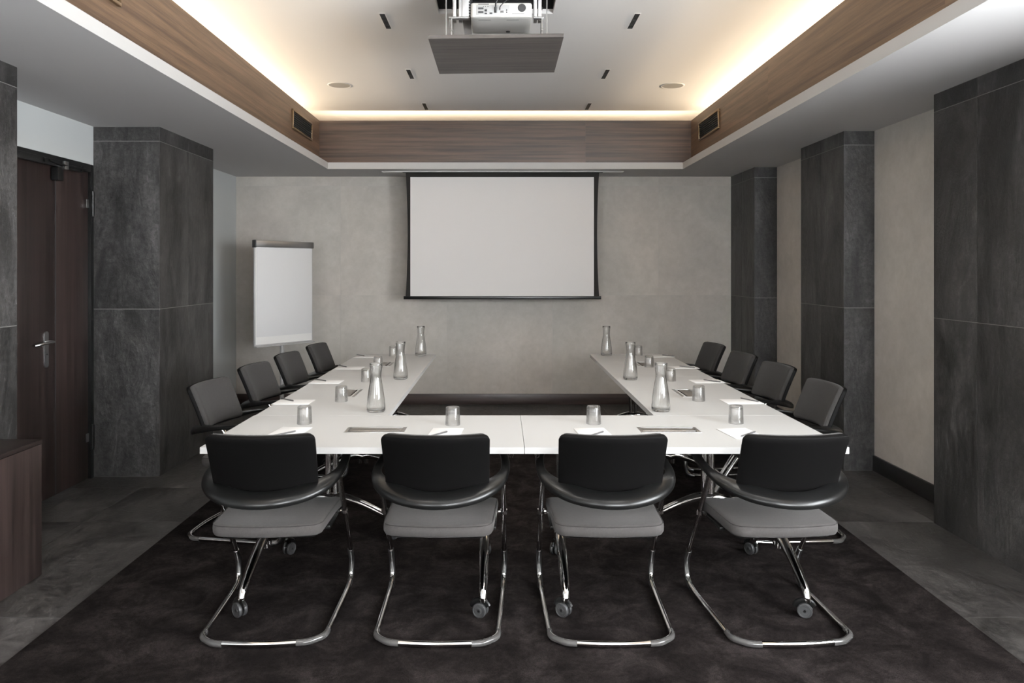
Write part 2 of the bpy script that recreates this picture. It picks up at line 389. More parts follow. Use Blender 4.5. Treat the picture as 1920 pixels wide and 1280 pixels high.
for i, (a, b, mt, cuts) in enumerate((((ax0-.02, ay0), (ax0, ay1), 'walnut_y', [ay0, .9, 3.0, ay1]), ((ax1, ay0), (ax1+.02, ay1), 'walnut_y', [ay0, 1.1, 3.3, 5.49, ay1]), ((ax0, ay1), (ax1, ay1+.02), 'walnut_x', [ax0, .88, ax1]))):
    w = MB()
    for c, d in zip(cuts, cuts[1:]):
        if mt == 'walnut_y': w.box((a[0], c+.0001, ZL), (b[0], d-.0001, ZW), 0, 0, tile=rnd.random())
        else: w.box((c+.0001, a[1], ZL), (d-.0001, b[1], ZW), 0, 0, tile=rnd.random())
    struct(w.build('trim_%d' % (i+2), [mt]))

# stone pilasters
def pilaster(name, x0, x1, y0, y1, ycuts, side):
    mb = MB(); mb.box((x0, y0, 0), (x1, y1, ZS), 0, 1)
    xin = x1 if side == 'l' else x0; n = (1,0,0) if side == 'l' else (-1,0,0)
    tiles(mb, (xin, 0, 0), (0,1,0), (0,0,1), ycuts, V_CUTS, .004, .0025, 0, n)
    xc = [x0, x1+.0025] if side == 'l' else [x0-.0025, x1]
    tiles(mb, (0, y0, 0), (1,0,0), (0,0,1), xc, V_CUTS, .004, .0025, 0, (0,-1,0))
    if y1 < YB-.05: tiles(mb, (0, y1, 0), (1,0,0), (0,0,1), xc, V_CUTS, .004, .0025, 0, (0,1,0))
    return struct(mb.build(name, ['slate', 'grout']))
pilaster('trim_5', XL, PL, 2.8, 3.79, [2.8, 3.3, 3.79], 'l')
pilaster('trim_6', XL, PL, 5.37, 6.37, [5.37, 5.87, 6.37], 'l')
pilaster('trim_7', PR, XR, 3.45, 4.385, [3.45, 3.985, 4.385], 'r')
pilaster('trim_8', PR, XR, 5.535, 6.33, [5.535, 5.935, 6.33], 'r')
pilaster('trim_9', PR, XR, 7.49, YB, [7.49, 7.89, YB], 'r')
# skirting boards
def skirt(name, lo, hi, m): return struct(MB().box(lo, hi, .003, tile=.2).build(name, [m]))
skirt('baseboard_back', (XL+.015, YB-.018, 0), (PR-.003, YB, .116), 'skirting')
skirt('baseboard_left', (XL, 6.375, 0), (XL+.015, YB, .116), 'skirting')
for i, (a, b) in enumerate(((4.39, 5.53), (6.335, 7.485))):
    o = skirt('baseboard_right' if i == 0 else 'baseboard_right.001', (XR-.018, a, 0), (XR, b, .116), 'skirting_dark')

# door in the left wall: black frame, two leaves, hinges, handle, closer rail
dr = MB()
dr.box((XL-.11, dy0, 0), (XL+.015, dy0+.05, dz), .003); dr.box((XL-.11, dy1-.05, 0), (XL+.015, dy1-.012, dz), .003); dr.box((XL-.11, dy0+.05, dz-.055), (XL+.015, dy1-.05, dz), .003)
door = struct(dr.build('door_1', ['black_metal']))
ys = 4.92
for a, b, t in ((dy0+.053, ys-.002, .15), (ys+.002, dy1-.053, .75)):
    MB().box((XL-.05, a, .004), (XL-.005, b, dz-.058), .002, tile=t).build('door_leaf', ['dark_wood'], door)
MB().box((XL-.006, ys-.004, .01), (XL-.002, ys+.003, dz-.06)).build('meeting_strip', ['grey_plastic'], door)
hp = MB(); hp.prism(rrect(.042, .235, .018), 0, .008, lambda u, v, w: (XL-.005+w, 4.815+u, .985+v)); hp.lathe([(0,0),(.006,0),(.006,.003),(0,.003)], (XL+.003, 4.815, .955), 12, 1, 'x')
h = hp.build('handle_plate', ['satin', 'port'], door)
MB().tube(fillet([(XL+.003, 4.815, 1.035), (XL+.055, 4.815, 1.035), (XL+.056, 4.675, 1.032), (XL+.030, 4.650, 1.024)], .02), .0095, 12).build('door_handle', ['satin'], door)
for z in (.30, 1.98):
    MB().tube([(XL+.022, dy1-.040, z-.09), (XL+.022, dy1-.040, z+.09)], .011, 12).box((XL+.006, dy1-.048, z-.08), (XL+.022, dy1-.012, z+.08), .002).box((XL-.004, dy1-.085, z-.03), (XL+.004, dy1-.055, z+.03), .002, 1).build('hinge', ['black_metal', 'satin'], door)
rl = MB(); rl.box((XL+.005, 4.0, dz-.075), (XL+.035, 5.18, dz-.03), .004)
rl.tube([(XL+.04, 4.78, dz-.045), (XL+.05, 4.92, dz-.06), (XL+.04, 5.20, dz-.05)], .008, 8)
for y in (4.74, 5.15): rl.lathe([(0,0),(.016,0),(.016,.012),(0,.012)], (XL+.034, y, dz-.05), 14, 0, 'x')
rl.build('closer_rail', ['black_metal'], door)
MB().box((XL+.0, 4.86, dz-.165), (XL+.05, 4.925, dz-.078), .006).build('closer_bracket', ['black_metal'], door)
MB().box((XL+.036, 4.93, dz-.085), (XL+.056, 4.972, dz-.03), .003).build('catch_plate', ['satin'], door)

# sideboard at the left edge
sb = empty('sideboard', 'low dark brown wood veneer sideboard against the near left stone pilaster', 'sideboard', (-2.375, 3.0, 0))
bx = MB(); x0, x1, y0, y1, zt = -2.484+2.375, -2.268+2.375, -.65, .640, .669
bx.box((x0, y0, 0), (x1-.018, y1, zt-.022), .001, 0, tile=.4); bx.build('cabinet_body', ['cabinet_wood'], sb)
MB().box((x0, y0-.002, zt-.02), (x1+.002, y1+.002, zt), .001, tile=.2).build('cabinet_top', ['cabinet_top'], sb)
for a, b in ((y0, -.005), (-.001, y1)): MB().box((x1-.017, a, .003), (x1, b, zt-.023), .001, tile=rnd.random()).build('cabinet_door', ['cabinet_wood'], sb)

# carpet
cm = MB(); cm.box((-1.895, -1.2, 0), (1.992, 7.5, .008), .003)
tag(cm.build('carpet', ['carpet']), 'large dark brown plush carpet let in under the tables and chairs', 'carpet')

# ------------------------------------------------------------------ things on the ceiling
def slot_light():
    t = empty('linear_downlight', 'x', 'ceiling light', group='slot lights in the raised ceiling')
    fr = MB(); L, W = .297, .034
    fr.box((-W/2-.005, -L/2-.005, -.0015), (-W/2, L/2+.005, .004)).box((W/2, -L/2-.005, -.0015), (W/2+.005, L/2+.005, .004)).box((-W/2, -L/2-.005, -.0015), (W/2, -L/2, .004)).box((-W/2, L/2, -.0015), (W/2, L/2+.005, .004))
    fr.build('frame', ['plaster'], t)
    lv = MB(); lv.box((-W/2, -L/2, -.0008), (W/2, L/2, .0))
    for i in range(11): y = -L/2+L*(i+.5)/11; lv.box((-W/2+.004, y-.009, -.0014), (W/2-.004, y+.009, -.0007), .001, 1)
    lv.build('louvre', ['hole', 'black_metal'], t); return t
sl = Placer(slot_light())
for x, y, lb in ((-.774, 4.925, 'left of the hanging projector, nearest'), (.883, 4.925, 'right of the hanging projector, nearest'), (-.774, 6.26, 'middle of the left row, beside the left round speaker'), (.883, 6.26, 'middle of the right row, beside the right round speaker'), (-.774, 7.50, 'at the far end of the left row, nearest the wood panelling'), (.883, 7.50, 'at the far end of the right row, nearest the wood panelling')):
    sl((x, y, ZC-.001), 0, 'narrow black slot light, ' + lb)
def speaker():
    t = empty('ceiling_speaker', 'x', 'speaker', group='round speakers in the raised ceiling')
    MB().lathe([(.094,-.002),(.094,0),(.108,0),(.108,-.0008),(.100,-.0025),(.094,-.002)], n=48).build('rim', ['plaster'], t)
    MB().lathe([(0,-.0018),(.05,-.0018),(.092,-.0016),(.093,-.0005),(0,-.0005)], n=48).build('grille', ['speaker'], t); return t
sp = Placer(speaker())
sp((-1.455, 6.64, ZC), 0, 'round flush speaker in the glowing left part of the raised ceiling'); sp((1.544, 6.66, ZC), 0, 'round flush speaker in the glowing right part of the raised ceiling')
def vent():
    t = empty('wall_vent', 'x', 'air vent', group='air vents in the coffer panelling')      # faces +x locally
    L, Hh = .68, .18; fr = MB()
    fr.box((0,-L/2,-Hh/2), (.016,L/2,-Hh/2+.018), .002).box((0,-L/2,Hh/2-.018), (.016,L/2,Hh/2), .002).box((0,-L/2,-Hh/2+.018), (.016,-L/2+.018,Hh/2-.018), .002).box((0,L/2-.018,-Hh/2+.018), (.016,L/2,Hh/2-.018), .002)
    fr.build('frame', ['bronze'], t)
    MB().box((.0002,-L/2+.018,-Hh/2+.018), (.002,L/2-.018,Hh/2-.018)).build('backing', ['hole'], t)
    g = MB()
    for i in range(7): z = -Hh/2+.03+i*.02; g.box((.003,-L/2+.018,z-.001), (.013,L/2-.018,z+.002))
    g.build('louvre', ['port'], t); return t
vn = Placer(vent())
vn((ax0, 7.04, H+1.372), 0, 'dark louvred air vent in the left wood panelling, by the far corner')
vn((ax1, 7.04, H+1.372), PI, 'dark louvred air vent in the right wood panelling, by the far corner')
vn((ax0, 3.33, H+1.395), 0, 'louvred air vent at the top left edge, cut off by the frame')

# projector lift: hanging panel with rods and rails, and the projector
pz = H+1.285
lift = empty('projector_lift', 'lowered ceiling lift with a square grey brown wood panel hanging on thin rods', 'projector lift', (-.03, 4.46, ZC+.42))
def LL(x, y, z): return (x+.03, y-4.46, z-ZC-.42)
tl = .0134
def pan(u, v, w): return LL(u, v, pz+w-(u+.03)*-tl)
pb = MB(); pb.prism([(-.4057, 4.095), (.3464, 4.095), (.3464, 4.83), (-.4057, 4.83)], 0, .02, pan); pb.build('panel', ['grey_wood'], lift)
for x, yy, zt in ((-.308, 4.12, ZC+.40), (.254, 4.12, ZC+.40), (-.308, 4.72, ZC+.40), (.254, 4.72, ZC+.40)):
    MB().rod(LL(x, yy, pz+.015), LL(x, yy, zt), .0035, 8).lathe([(0,0),(.011,.0),(.011,.014),(0,.014)], LL(x, yy, ZC+.005), 10).build('hanging_rod', ['satin'], lift)
zb = H+(VY-35)*4.22/F
for x0_, x1_, xr in ((-.300, -.182, -.285), (.185, .243, .232)):
    m_ = MB(); m_.box(LL(x0_, 4.20, zb-.004), LL(x1_, 4.235, zb+.006), .001); m_.rod(LL(xr, 4.217, pz+.015), LL(xr, 4.217, zb), .004, 8).tube([LL(xr-.008 if xr < 0 else xr+.008, 4.217, zb), LL(xr-.010 if xr < 0 else xr+.010, 4.217, zb-.055), LL(xr, 4.217, zb-.062)], .002, 6)
    m_.lathe([(0,0),(.008,.004),(.008,.010),(0,.014)], LL(xr, 4.217, zb-.075), 10)
    m_.build('bracket', ['satin'], lift)
for xs in ((-.270, -.236), (.196, .222)):
    rr_ = MB()
    for q in xs: rr_.box(LL(q-.010, 4.25, zb), LL(q+.010, 4.30, ZC+.42), .002)
    rr_.build('rail', ['alu'], lift)
cbx = MB(); cbx.box(LL(-.225, 4.22, zb+.005), LL(-.180, 4.60, ZC+.40), .002)
for i in range(14): cbx.box(LL(-.186, 4.214, zb+.01+i*.016), LL(-.1745, 4.224, zb+.018+i*.016), 0, 1)
cbx.build('ribbed_rail', ['alu', 'port'], lift)
MB().box(LL(-.38, 4.4, ZC+.40), LL(.32, 4.7, ZC+.415)).build('top_plate', ['black_metal'], lift)

pu = H+1.416
pj = empty('projector', 'white ceiling projector with a port panel and cables, above the hanging wood panel', 'projector', (0, 4.29, pu))
bd = MB(); pad_solid(bd, .345, .30, .018, [(.008, 0), (.002, .003), (0, .010), (0, .072), (.003, .079), (.010, .082)], lambda u, v, w: (u, v, w))
for i in range(2): bd.box((-.13+i*.16, -.10, -.001), (-.06+i*.16, -.098, 0.0005), 0, 1)
bd.rod((.04,.10,0), (.04,.10,-.004), .012, 16, 1)
body = bd.build('projector_body', ['white_plastic', 'grey_plastic'], pj)
pp = MB(); yf = -.151
pp.box((-.140, yf-.002, .012), (.045, yf+.004, .066), .001, 2)
for x, z, w_, h_ in ((-.115,.047,.030,.010), (-.115,.026,.030,.010), (-.087,.036,.014,.012), (-.087,.019,.014,.007), (-.058,.020,.016,.008), (-.100,.058,.004,.004), (-.088,.058,.004,.004), (-.075,.058,.004,.004), (.030,.038,.006,.006), (.030,.026,.006,.006), (-.001,.028,.005,.012), (.009,.028,.005,.012)):
    pp.box((x-w_/2, yf-.005, z-h_/2), (x+w_/2, yf-.001, z+h_/2), .0008, 0)
pp.box((-.13, yf-.002, .070), (-.07, yf+.002, .073), 0, 1); pp.box((.06, yf-.001, .018), (.13, yf+.002, .0188), 0, 1)
pp.lathe([(0,-.004),(.021,-.003),(.023,0),(0,0)], (.115, yf+.001, .052), 28, 1, 'y')
pp.build('port_panel', ['port', 'grey_plastic', 'board_frame'], pj)
cb = MB(); cb.tube(catmull([(-.032, yf-.004, .022), (-.032, yf-.012, .045), (-.030, yf-.03, .070), (-.015, yf-.03, .095), (.01, yf-.01, .13), (.02, .02, .22)]), [.007]*8+[.004]*23, 8)
cb.build('black_cable', ['black_plastic'], pj)
MB().tube(catmull([(-.008, yf-.004, .040), (-.006, yf-.02, .052), (.012, yf-.025, .070), (.035, yf-.02, .095), (.05, -.02, .2)]), .0025, 8).build('grey_cable', ['grey_plastic'], pj)
MB().box((-.10, -.08, .082), (.10, .08, .094), .002).box((-.02, -.02, .09), (.02, .02, .30)).box((-.17,-.1,.092),(.17,.08,.105),.002).build('mount', ['black_metal'], pj)

# projection screen hanging from its slot in the soffit
SY = 7.85; sc_ = SY/F
scn = empty('projection_screen', 'large white projection screen with black border hanging before the back wall', 'projection screen', (.013, SY, ZS))
def SX(px): return (px-VX)*sc_-.013
def SZ(py): return H-(py-VY)*sc_-ZS
def curve_sheet(mb, l0, l1, z0, z1, sag, y0, y1, mat):      # sheet whose side edges bow inwards
    n = 16; vs = []
    for y in (y0, y1):
        for i in range(n+1):
            t = i/n; z = z0+(z1-z0)*t; s_ = sag*math.sin(PI*t)**.8 if 0 < t < 1 else 0
            vs += [(l0+s_, y, z), (l1-s_, y, z)]
    m = 2*(n+1); fs = []
    for i in range(n):
        a = 2*i; fs += [(a, a+1, a+3, a+2), (m+a, m+a+2, m+a+3, m+a+1), (a, a+2, m+a+2, m+a), (a+1, m+a+1, m+a+3, a+3)]
    fs += [(0, m, m+1, 1), (2*n, 2*n+1, m+2*n+1, m+2*n)]
    mb.add(vs, fs, mat, False)
b_ = MB(); curve_sheet(b_, SX(760.5), SX(1123.5), SZ(556), 0.0, .022, -.001, .001, 0); b_.build('border_cloth', ['screen_border'], scn)
w_ = MB(); w_.box((SX(769.5), -.0022, SZ(556)), (SX(1113.5), -.0012, SZ(332))); w_.build('white_cloth', ['screen'], scn)
w_ = MB(); w_.box((SX(757), -.014, SZ(561)), (SX(1127), .014, SZ(555)), .003); w_.build('bottom_bar', ['black_plastic'], scn)
w_ = MB(); w_.box((SX(717), -.05, -.006), (SX(1168), .06, 0), .001); w_.box((SX(755), -.02, -.009), (SX(1130), .02, -.006), 0, 1); w_.build('slot_trim', ['plaster', 'hole'], scn)

# flip chart
fa = math.atan2(.55, .42)
fc = empty('flip_chart', 'white flip chart board on a grey pole stand in the far left corner', 'flip chart', (-2.18, 7.395, 0), fa)   # local x runs near->far, board faces local -y
HB, WB = 1.02, .692; zb0, zb1 = .765, 1.785
MB().box((-WB/2, -.012, zb0), (WB/2, .012, zb1), .006).build('board_frame', ['board_frame'], fc)
MB().box((-WB/2+.012, -.0145, zb0+.012), (WB/2-.012, -.012, zb1-.06), .001).build('board', ['board'], fc)
MB().box((-WB/2+.022, -.019, zb0+.085), (WB/2-.014, -.0145, zb1-.055), .001).build('paper_pad', ['paper'], fc)
cl = MB(); cl.box((-WB/2-.006, -.034, zb1-.062), (WB/2+.002, .014, zb1+.004), .008); cl.box((-WB/2-.008, -.036, zb1-.066), (-WB/2+.006, .016, zb1+.008), .003, 1); cl.build('clamp_bar', ['alu', 'grey_plastic'], fc)
MB().box((-WB/2, -.05, zb0-.012), (WB/2, .0, zb0+.001), .004).build('pen_tray', ['board_frame'], fc)
MB().tube([(0, .03, .03), (0, .03, 1.5)], .021, 20).build('pole', ['board_frame'], fc)
for k in range(3):
    a = PI/2+k*2*PI/3
    MB().tube([(0, .03, .055), (.34*math.cos(a), .03+.34*math.sin(a), .028)], [.018, .014], 12).lathe([(0,0),(.022,0),(.022,.018),(.012,.03),(0,.03)], (.34*math.cos(a), .03+.34*math.sin(a), 0), 16, 1).build('leg', ['board_frame', 'black_plastic'], fc)

# ------------------------------------------------------------------ chairs
def make_chair():
    t = empty('conference_chair', 'x', 'chair')
    # seat cushion: rear edge bows outwards
    W, D = .470, .425
    def seat(u, v, n):
        bow = -.028*(1-(u/(W/2))**2)*max(0, min(1, (.0-v)/(D/2)))
        dip = -.006*math.cos(u/W*PI)*math.cos(v/D*PI*.9) if n > .03 else 0
        fall = -.018*max(0, (v-.08)/.13)**2 + .006*(-v)
        wd = 1+.035*(v/(D/2))
        return (u*wd, v-.015+bow, .412+n+dip+fall)
    s_ = MB(); pad_solid(s_, W, D, .045, [(.022, 0), (.008, .004), (.001, .014), (0, .028), (.001, .040), (.004, .046), (.010, .0515), (.020, .054)], seat, 0, .002)
    seat_o = s_.build('seat', ['seat_fabric'], t)
    pts = [seat(u, v, .0478) for u, v in rrect(W-.006, D-.006, .043, ne=8)]
    MB().tube(pts+[pts[0]], .0016, 6, cap=False).build('piping', ['piping'], seat_o)
    pn = MB(); pad_solid(pn, .40, .36, .03, [(.01, 0), (0, .006), (0, .014), (.004, .018)], lambda u, v, n: (u, v-.02, .396+n)); pn.build('seat_pan', ['black_plastic'], t)
    # backrest: leans and is bowed; shell behind, cushion before
    BW, BH = .425, .262; zc = .728
    def back(u, v, n):
        k = (v+BH/2)/BH
        y = -.252 - .100*k**1.15 + .048*((abs(u)/(BW/2))**2)
        nx = -2*.048*u/(BW/2)**2
        y -= 0
        wd = 1.0 + .03*(k-.5)
        return (u*wd + n*nx*.9, y + n*.94, zc + v*.94 + n*.36)
    c_ = MB(); pad_solid(c_, BW-.008, BH-.008, .022, [(.014, .002), (.002, .004), (0, .010), (.001, .018), (.006, .026), (.016, .030)], back, 0, .003)
    c_.build('backrest_cushion', ['back_fabric'], t)
    c_ = MB(); pad_solid(c_, BW, BH, .024, [(.006, -.013), (.002, -.011), (0, -.006), (0, .004), (.002, .006)], back, 0)
    c_.build('backrest_shell', ['shell'], t)
    # armrest band: one horseshoe that carries the back
    ctl = [(-.250, .215, .664), (-.268, .12, .662), (-.277, .0, .652), (-.270, -.11, .640), (-.235, -.205, .624), (-.165, -.275, .606), (-.08, -.318, .596), (0, -.330, .593)]
    path = catmull(ctl + [(-x, y, z) for x, y, z in ctl[-2::-1]], 5)
    vs = []; n = 12; K = len(path)
    prof = []
    for i, p in enumerate(path):
        tg = (path[min(i+1, K-1)]-path[max(i-1, 0)]); tg.z = 0; tg.normalize()
        out = Vector((-tg.y, tg.x, 0))*-1
        if out.dot(Vector((p.x, p.y+.02, 0))) < 0: out = -out
        q = min(1, max(0, (-p.y-.05)/.25)); q = q*q*(3-2*q)       # 0 on the arms, 1 behind the back
        hw = .019+.017*q; th = .010+.009*q; sl_ = .10*(1-q)+.42*q
        e = min(1, min(i, K-1-i)/3); hw *= .55+.45*e; th *= .6+.4*e
        for j in range(n):
            a = 2*PI*j/n; ca, sa = math.cos(a), math.sin(a)
            cu = math.copysign(abs(ca)**.6, ca)*hw; cv = math.copysign(abs(sa)**.7, sa)*th
            vs.append(p + out*cu + Vector((0, 0, cv - cu*sl_)))
    fs = [(i*n+j, i*n+(j+1) % n, (i+1)*n+(j+1) % n, (i+1)*n+j) for i in range(K-1) for j in range(n)] + [tuple(range(n))[::-1], tuple((K-1)*n+j for j in range(n))]
    MB().add(vs, fs, 0, True).build('armrest', ['black_plastic'], t, ang=60)
    # chrome tube frame: uprights, floor runners, bowed rear bar
    r = .0115; zf = .0125+r
    left = [(-.268, -.075, .642), (-.268, .275, .125), (-.264, .262, zf+.012), (-.262, .16, zf), (-.248, -.262, zf), (-.19, -.312, zf), (0, -.330, zf)]
    full = left + [(-x, y, z) for x, y, z in left[-2::-1]]
    pth = fillet(full, {1: .05, 2: .05, 3: .05, 4: .05, 5: .08, 6: .12, 7: .08, 8: .05, 9: .05, 10: .05, 11: .05}, 7)
    MB().tube(pth, r, 14).build('tube_frame', ['chrome'], t)
    for s in (-1, 1):
        MB().tube(fillet([(s*.267, .232, .19), (s*.268, .275, .125), (s*.264, .262, zf+.012), (s*.263, .21, zf)], .045, 6), .0128, 14).build('bend_sleeve', ['satin'], t)
        g = fillet([(s*.2495, -.215, zf-.0015), (s*.248, -.262, zf-.0015), (s*.19, -.312, zf-.0015), (s*.145, -.317, zf-.0015)], .045, 6)
        MB().tube(g, .0132, 12).build('glide', ['glide'], t)
        MB().rod((s*.268, .075, .420), (s*.215, .075, .413), .009, 10).lathe([(0,0),(.016,.0),(.016,.02),(0,.02)], (s*.268, .075, .410), 12).build('seat_bracket', ['chrome'], t)
        MB().box((s*.225-.012, -.10, .398), (s*.225+.012, .12, .412), .003).build('side_rail', ['black_metal'], t)
    return t
chair = Placer(make_chair())
def place(x, y, deg, label, group): o = chair((x, y, 0), math.radians(deg), label); o['group'] = group
g = 'chairs along the front of the tables, seen from behind'
place(-.972, 3.245, 2, 'grey conference chair seen from behind, at the front tables, nearest the door', g)
place(-.258, 3.245, -1, 'grey conference chair seen from behind, at the front tables, just left of the centre seam', g)
place(.446, 3.245, 0, 'grey conference chair seen from behind, at the front tables, just right of the centre seam', g)
place(1.160, 3.245, 3, 'grey conference chair seen from behind, rightmost of the front row', g)
g = 'chairs along the left tables'
for (x, y, d), lb in zip(((-1.415, 4.28, -98), (-1.405, 5.04, -97), (-1.375, 5.72, -96), (-1.32, 6.42, -96)), ('nearest chair of the left row, turned up to the table beside the stone pilaster', 'second chair of the left row from the front, with a dark grey backrest', 'third chair of the left row, in front of the flip chart pole', 'farthest chair of the left row, closest to the back wall')):
    place(x, y, d, lb, g)
g = 'chairs along the right tables'
for (x, y, d), lb in zip(((1.585, 4.27, 92), (1.625, 5.07, 97), (1.60, 5.74, 96), (1.58, 6.47, 96)), ('nearest chair of the right row, dark grey backrest beside the white table corner', 'second chair of the right row from the front', 'third chair of the right row, before the farthest stone pilaster', 'farthest chair of the right row, closest to the back wall')):
    place(x, y, d, lb, g)

# ------------------------------------------------------------------ tables
def make_table(inset):
    t = empty('conference_table', 'x', 'table', group='white folding tables of the horseshoe')
    L, D = 1.399, .699; th = .028; z1 = TT; z0 = TT-th; hl, hw = .138, .056
    tp = MB()
    # top with hole for the cable hatch
    xs = [-L/2, -hl, hl, L/2]; ysn = [-D/2, -hw, hw, D/2]
    vs = [(x, y, z) for z in (z1, z0) for y in ysn for x in xs]
    ix = lambda i, j, k: k*16+j*4+i
    for i in range(3):
        for j in range(3):
            if i == 1 and j == 1: continue
    fs = [(ix(i,j,0), ix(i+1,j,0), ix(i+1,j+1,0), ix(i,j+1,0)) for i in range(3) for j in range(3) if (i, j) != (1, 1)]
    fb = [(ix(i,j,1), ix(i,j+1,1), ix(i+1,j+1,1), ix(i+1,j,1)) for i in range(3) for j in range(3) if (i, j) != (1, 1)]
    tp.add(vs, fs+fb, 0)
    e = [(ix(i,0,0), ix(i,0,1), ix(i+1,0,1), ix(i+1,0,0)) for i in range(3)] + [(ix(i,3,0), ix(i+1,3,0), ix(i+1,3,1), ix(i,3,1)) for i in range(3)] + [(ix(0,j,0), ix(0,j+1,0), ix(0,j+1,1), ix(0,j,1)) for j in range(3)] + [(ix(3,j,0), ix(3,j,1), ix(3,j+1,1), ix(3,j+1,0)) for j in range(3)]
    tp.f += [(f, 1, False, None) for f in e]
    ih = [(ix(1,1,0), ix(1,1,1), ix(2,1,1), ix(2,1,0)), (ix(1,2,0), ix(2,2,0), ix(2,2,1), ix(1,2,1)), (ix(1,1,0), ix(1,2,0), ix(1,2,1), ix(1,1,1)), (ix(2,1,0), ix(2,1,1), ix(2,2,1), ix(2,2,0))]
    tp.f += [(f, 0, False, None) for f in ih]
    tp.build('tabletop', ['table', 'table_edge'], t)
    h = MB(); o_ = .004; zt = TT+.0015
    h.box((-hl-o_, -hw-o_, zt-.004), (hl+o_, -hw+.012, zt), .001).box((-hl-o_, hw-.012, zt-.004), (hl+o_, hw+o_, zt), .001).box((-hl-o_, -hw+.012, zt-.004), (-hl+.012, hw-.012, zt), .001).box((hl-.012, -hw+.012, zt-.004), (hl+o_, hw-.012, zt), .001)
    h.box((-hl+.001, -hw+.001, TT-.05), (hl-.001, -hw+.004, zt-.003), 0, 1).box((-hl+.001, hw-.004, TT-.05), (hl-.001, hw-.001, zt-.003), 0, 1).box((-hl+.001, -hw+.004, TT-.05), (-hl+.004, hw-.004, zt-.003), 0, 1).box((hl-.004, -hw+.004, TT-.05), (hl-.001, hw-.004, zt-.003), 0, 1).box((-hl+.004, -hw+.004, TT-.05), (hl-.004, hw-.004, TT-.047), 0, 1)
    ho = h.build('cable_hatch', ['alu', 'hole'], t)
    MB().box((-hl+.013, -hw+.034, zt-.006), (hl-.013, hw-.013, zt-.001), .001).box((-hl+.013, -hw+.013, zt-.010), (hl-.013, -hw+.026, zt-.003), .001, 1).build('flap', ['brush', 'table_edge'], ho)
    bm_ = MB(); xl = L/2-inset
    bm_.box((-xl, -.030, z0-.055), (xl, .030, z0-.012), .004).build('under_beam', ['black_metal'], t)
    for s in (-1, 1):
        x = s*xl
        c = MB()
        c.tube([(0, -.021, .185), (0, -.021, z0-.03)], .0165, 16).tube([(0, .021, .185), (0, .021, z0-.03)], .0165, 16)
        c.box((-.024, -.045, z0-.075), (.024, .045, z0-.012), .006, 1)
        lg = c.build('leg', ['chrome', 'alu'], t, (x, 0, 0))
        MB().box((-.020, -D/2+.05, z0-.028), (.020, D/2-.05, z0-.001), .004).tube(fillet([(.03*-s, -.16, z0-.02), (.05*-s, -.16, z0-.085), (.05*-s, .16, z0-.085), (.03*-s, .16, z0-.02)], .03, 5), .006, 8, 1).build('bearer', ['black_metal', 'chrome'], lg)
        for q in (-1, 1):
            f_ = MB(); pth = catmull([(0, q*.0, .232), (0, q*.05, .238), (0, q*.15, .206), (0, q*.27, .150), (0, q*.325, .115), (0, q*.345, .078)], 5)
            k = len(pth); f_.tube(pth, [.028-.011*min(1, i/(k-1)*1.15) for i in range(k)], 16); f_.build('foot', ['chrome'], lg)
            w = MB(); a = {(1,1): .5, (1,-1): 1.2, (-1,1): -.4, (-1,-1): .9}[(s, q)]; R = Matrix.Rotation(a, 4, 'Z')
            cyy = q*.347
            w2_ = MB()
            for wx in (-.013, .013):
                w2_.lathe([(0,-.008),(.012,-.008),(.013,-.0065),(.024,-.0065),(.0255,-.008),(.030,-.007),(.0315,-.004),(.0315,.004),(.030,.007),(.0255,.008),(.024,.0065),(.013,.0065),(.012,.008),(0,.008)], (wx, .012, .0315), 28, 0, 'x')
            w2_.rod((-.022, .012, .0315), (.022, .012, .0315), .006, 10, 1)
            w2_.box((-.0045, -.008, .03), (.0045, .028, .070), .003, 1)
            arc = [( 0, .012+.038*math.cos(b), .0315+.038*math.sin(b)) for b in [math.radians(10+i*16) for i in range(10)]]
            w2_.tube(arc, .008, 8, 1, flat=1.9)
            w2_.tube([(0, 0, .066), (0, 0, .084)], [.013, .015], 14, 2)
            w2_.v = [tuple((R @ Vector(p)) + Vector((0, cyy, 0))) for p in w2_.v]
            w2_.build('castor', ['grey_plastic', 'black_plastic', 'chrome'], lg, (0, 0, .008))
    # coupling rings below the front edge
    for s in (-1, 1):
        c = MB(); cx = s*(L/2-.055); ring = [(cx+.009*math.cos(a*PI/6), -D/2+.04, z0-.018+.009*math.sin(a*PI/6)) for a in range(12)]
        c.tube(ring+[ring[0]], .002, 6).box((cx-.010, -D/2+.035, z0-.010), (cx+.010, -D/2+.075, z0-.0005), .001); c.build('coupling_ring', ['chrome'], t)
    return t
tf = Placer(make_table(.178)); ts = Placer(make_table(.235))
tf((-.6005, 3.530, 0), 0, 'white table at the front of the horseshoe, left of the centre seam')
tf((.8005, 3.530, 0), 0, 'white table at the front of the horseshoe, right of the centre seam')
ts((-.945, 4.581, 0), PI/2, 'white side table on the left, nearer one, joined to the front table')
ts((-.945, 5.982, 0), PI/2, 'white side table on the left, far one, reaching towards the back wall')
ts((1.151, 4.581, 0), -PI/2, 'white side table on the right, nearer one, joined to the front table')
ts((1.151, 5.982, 0), -PI/2, 'white side table on the right, far one, reaching towards the back wall')

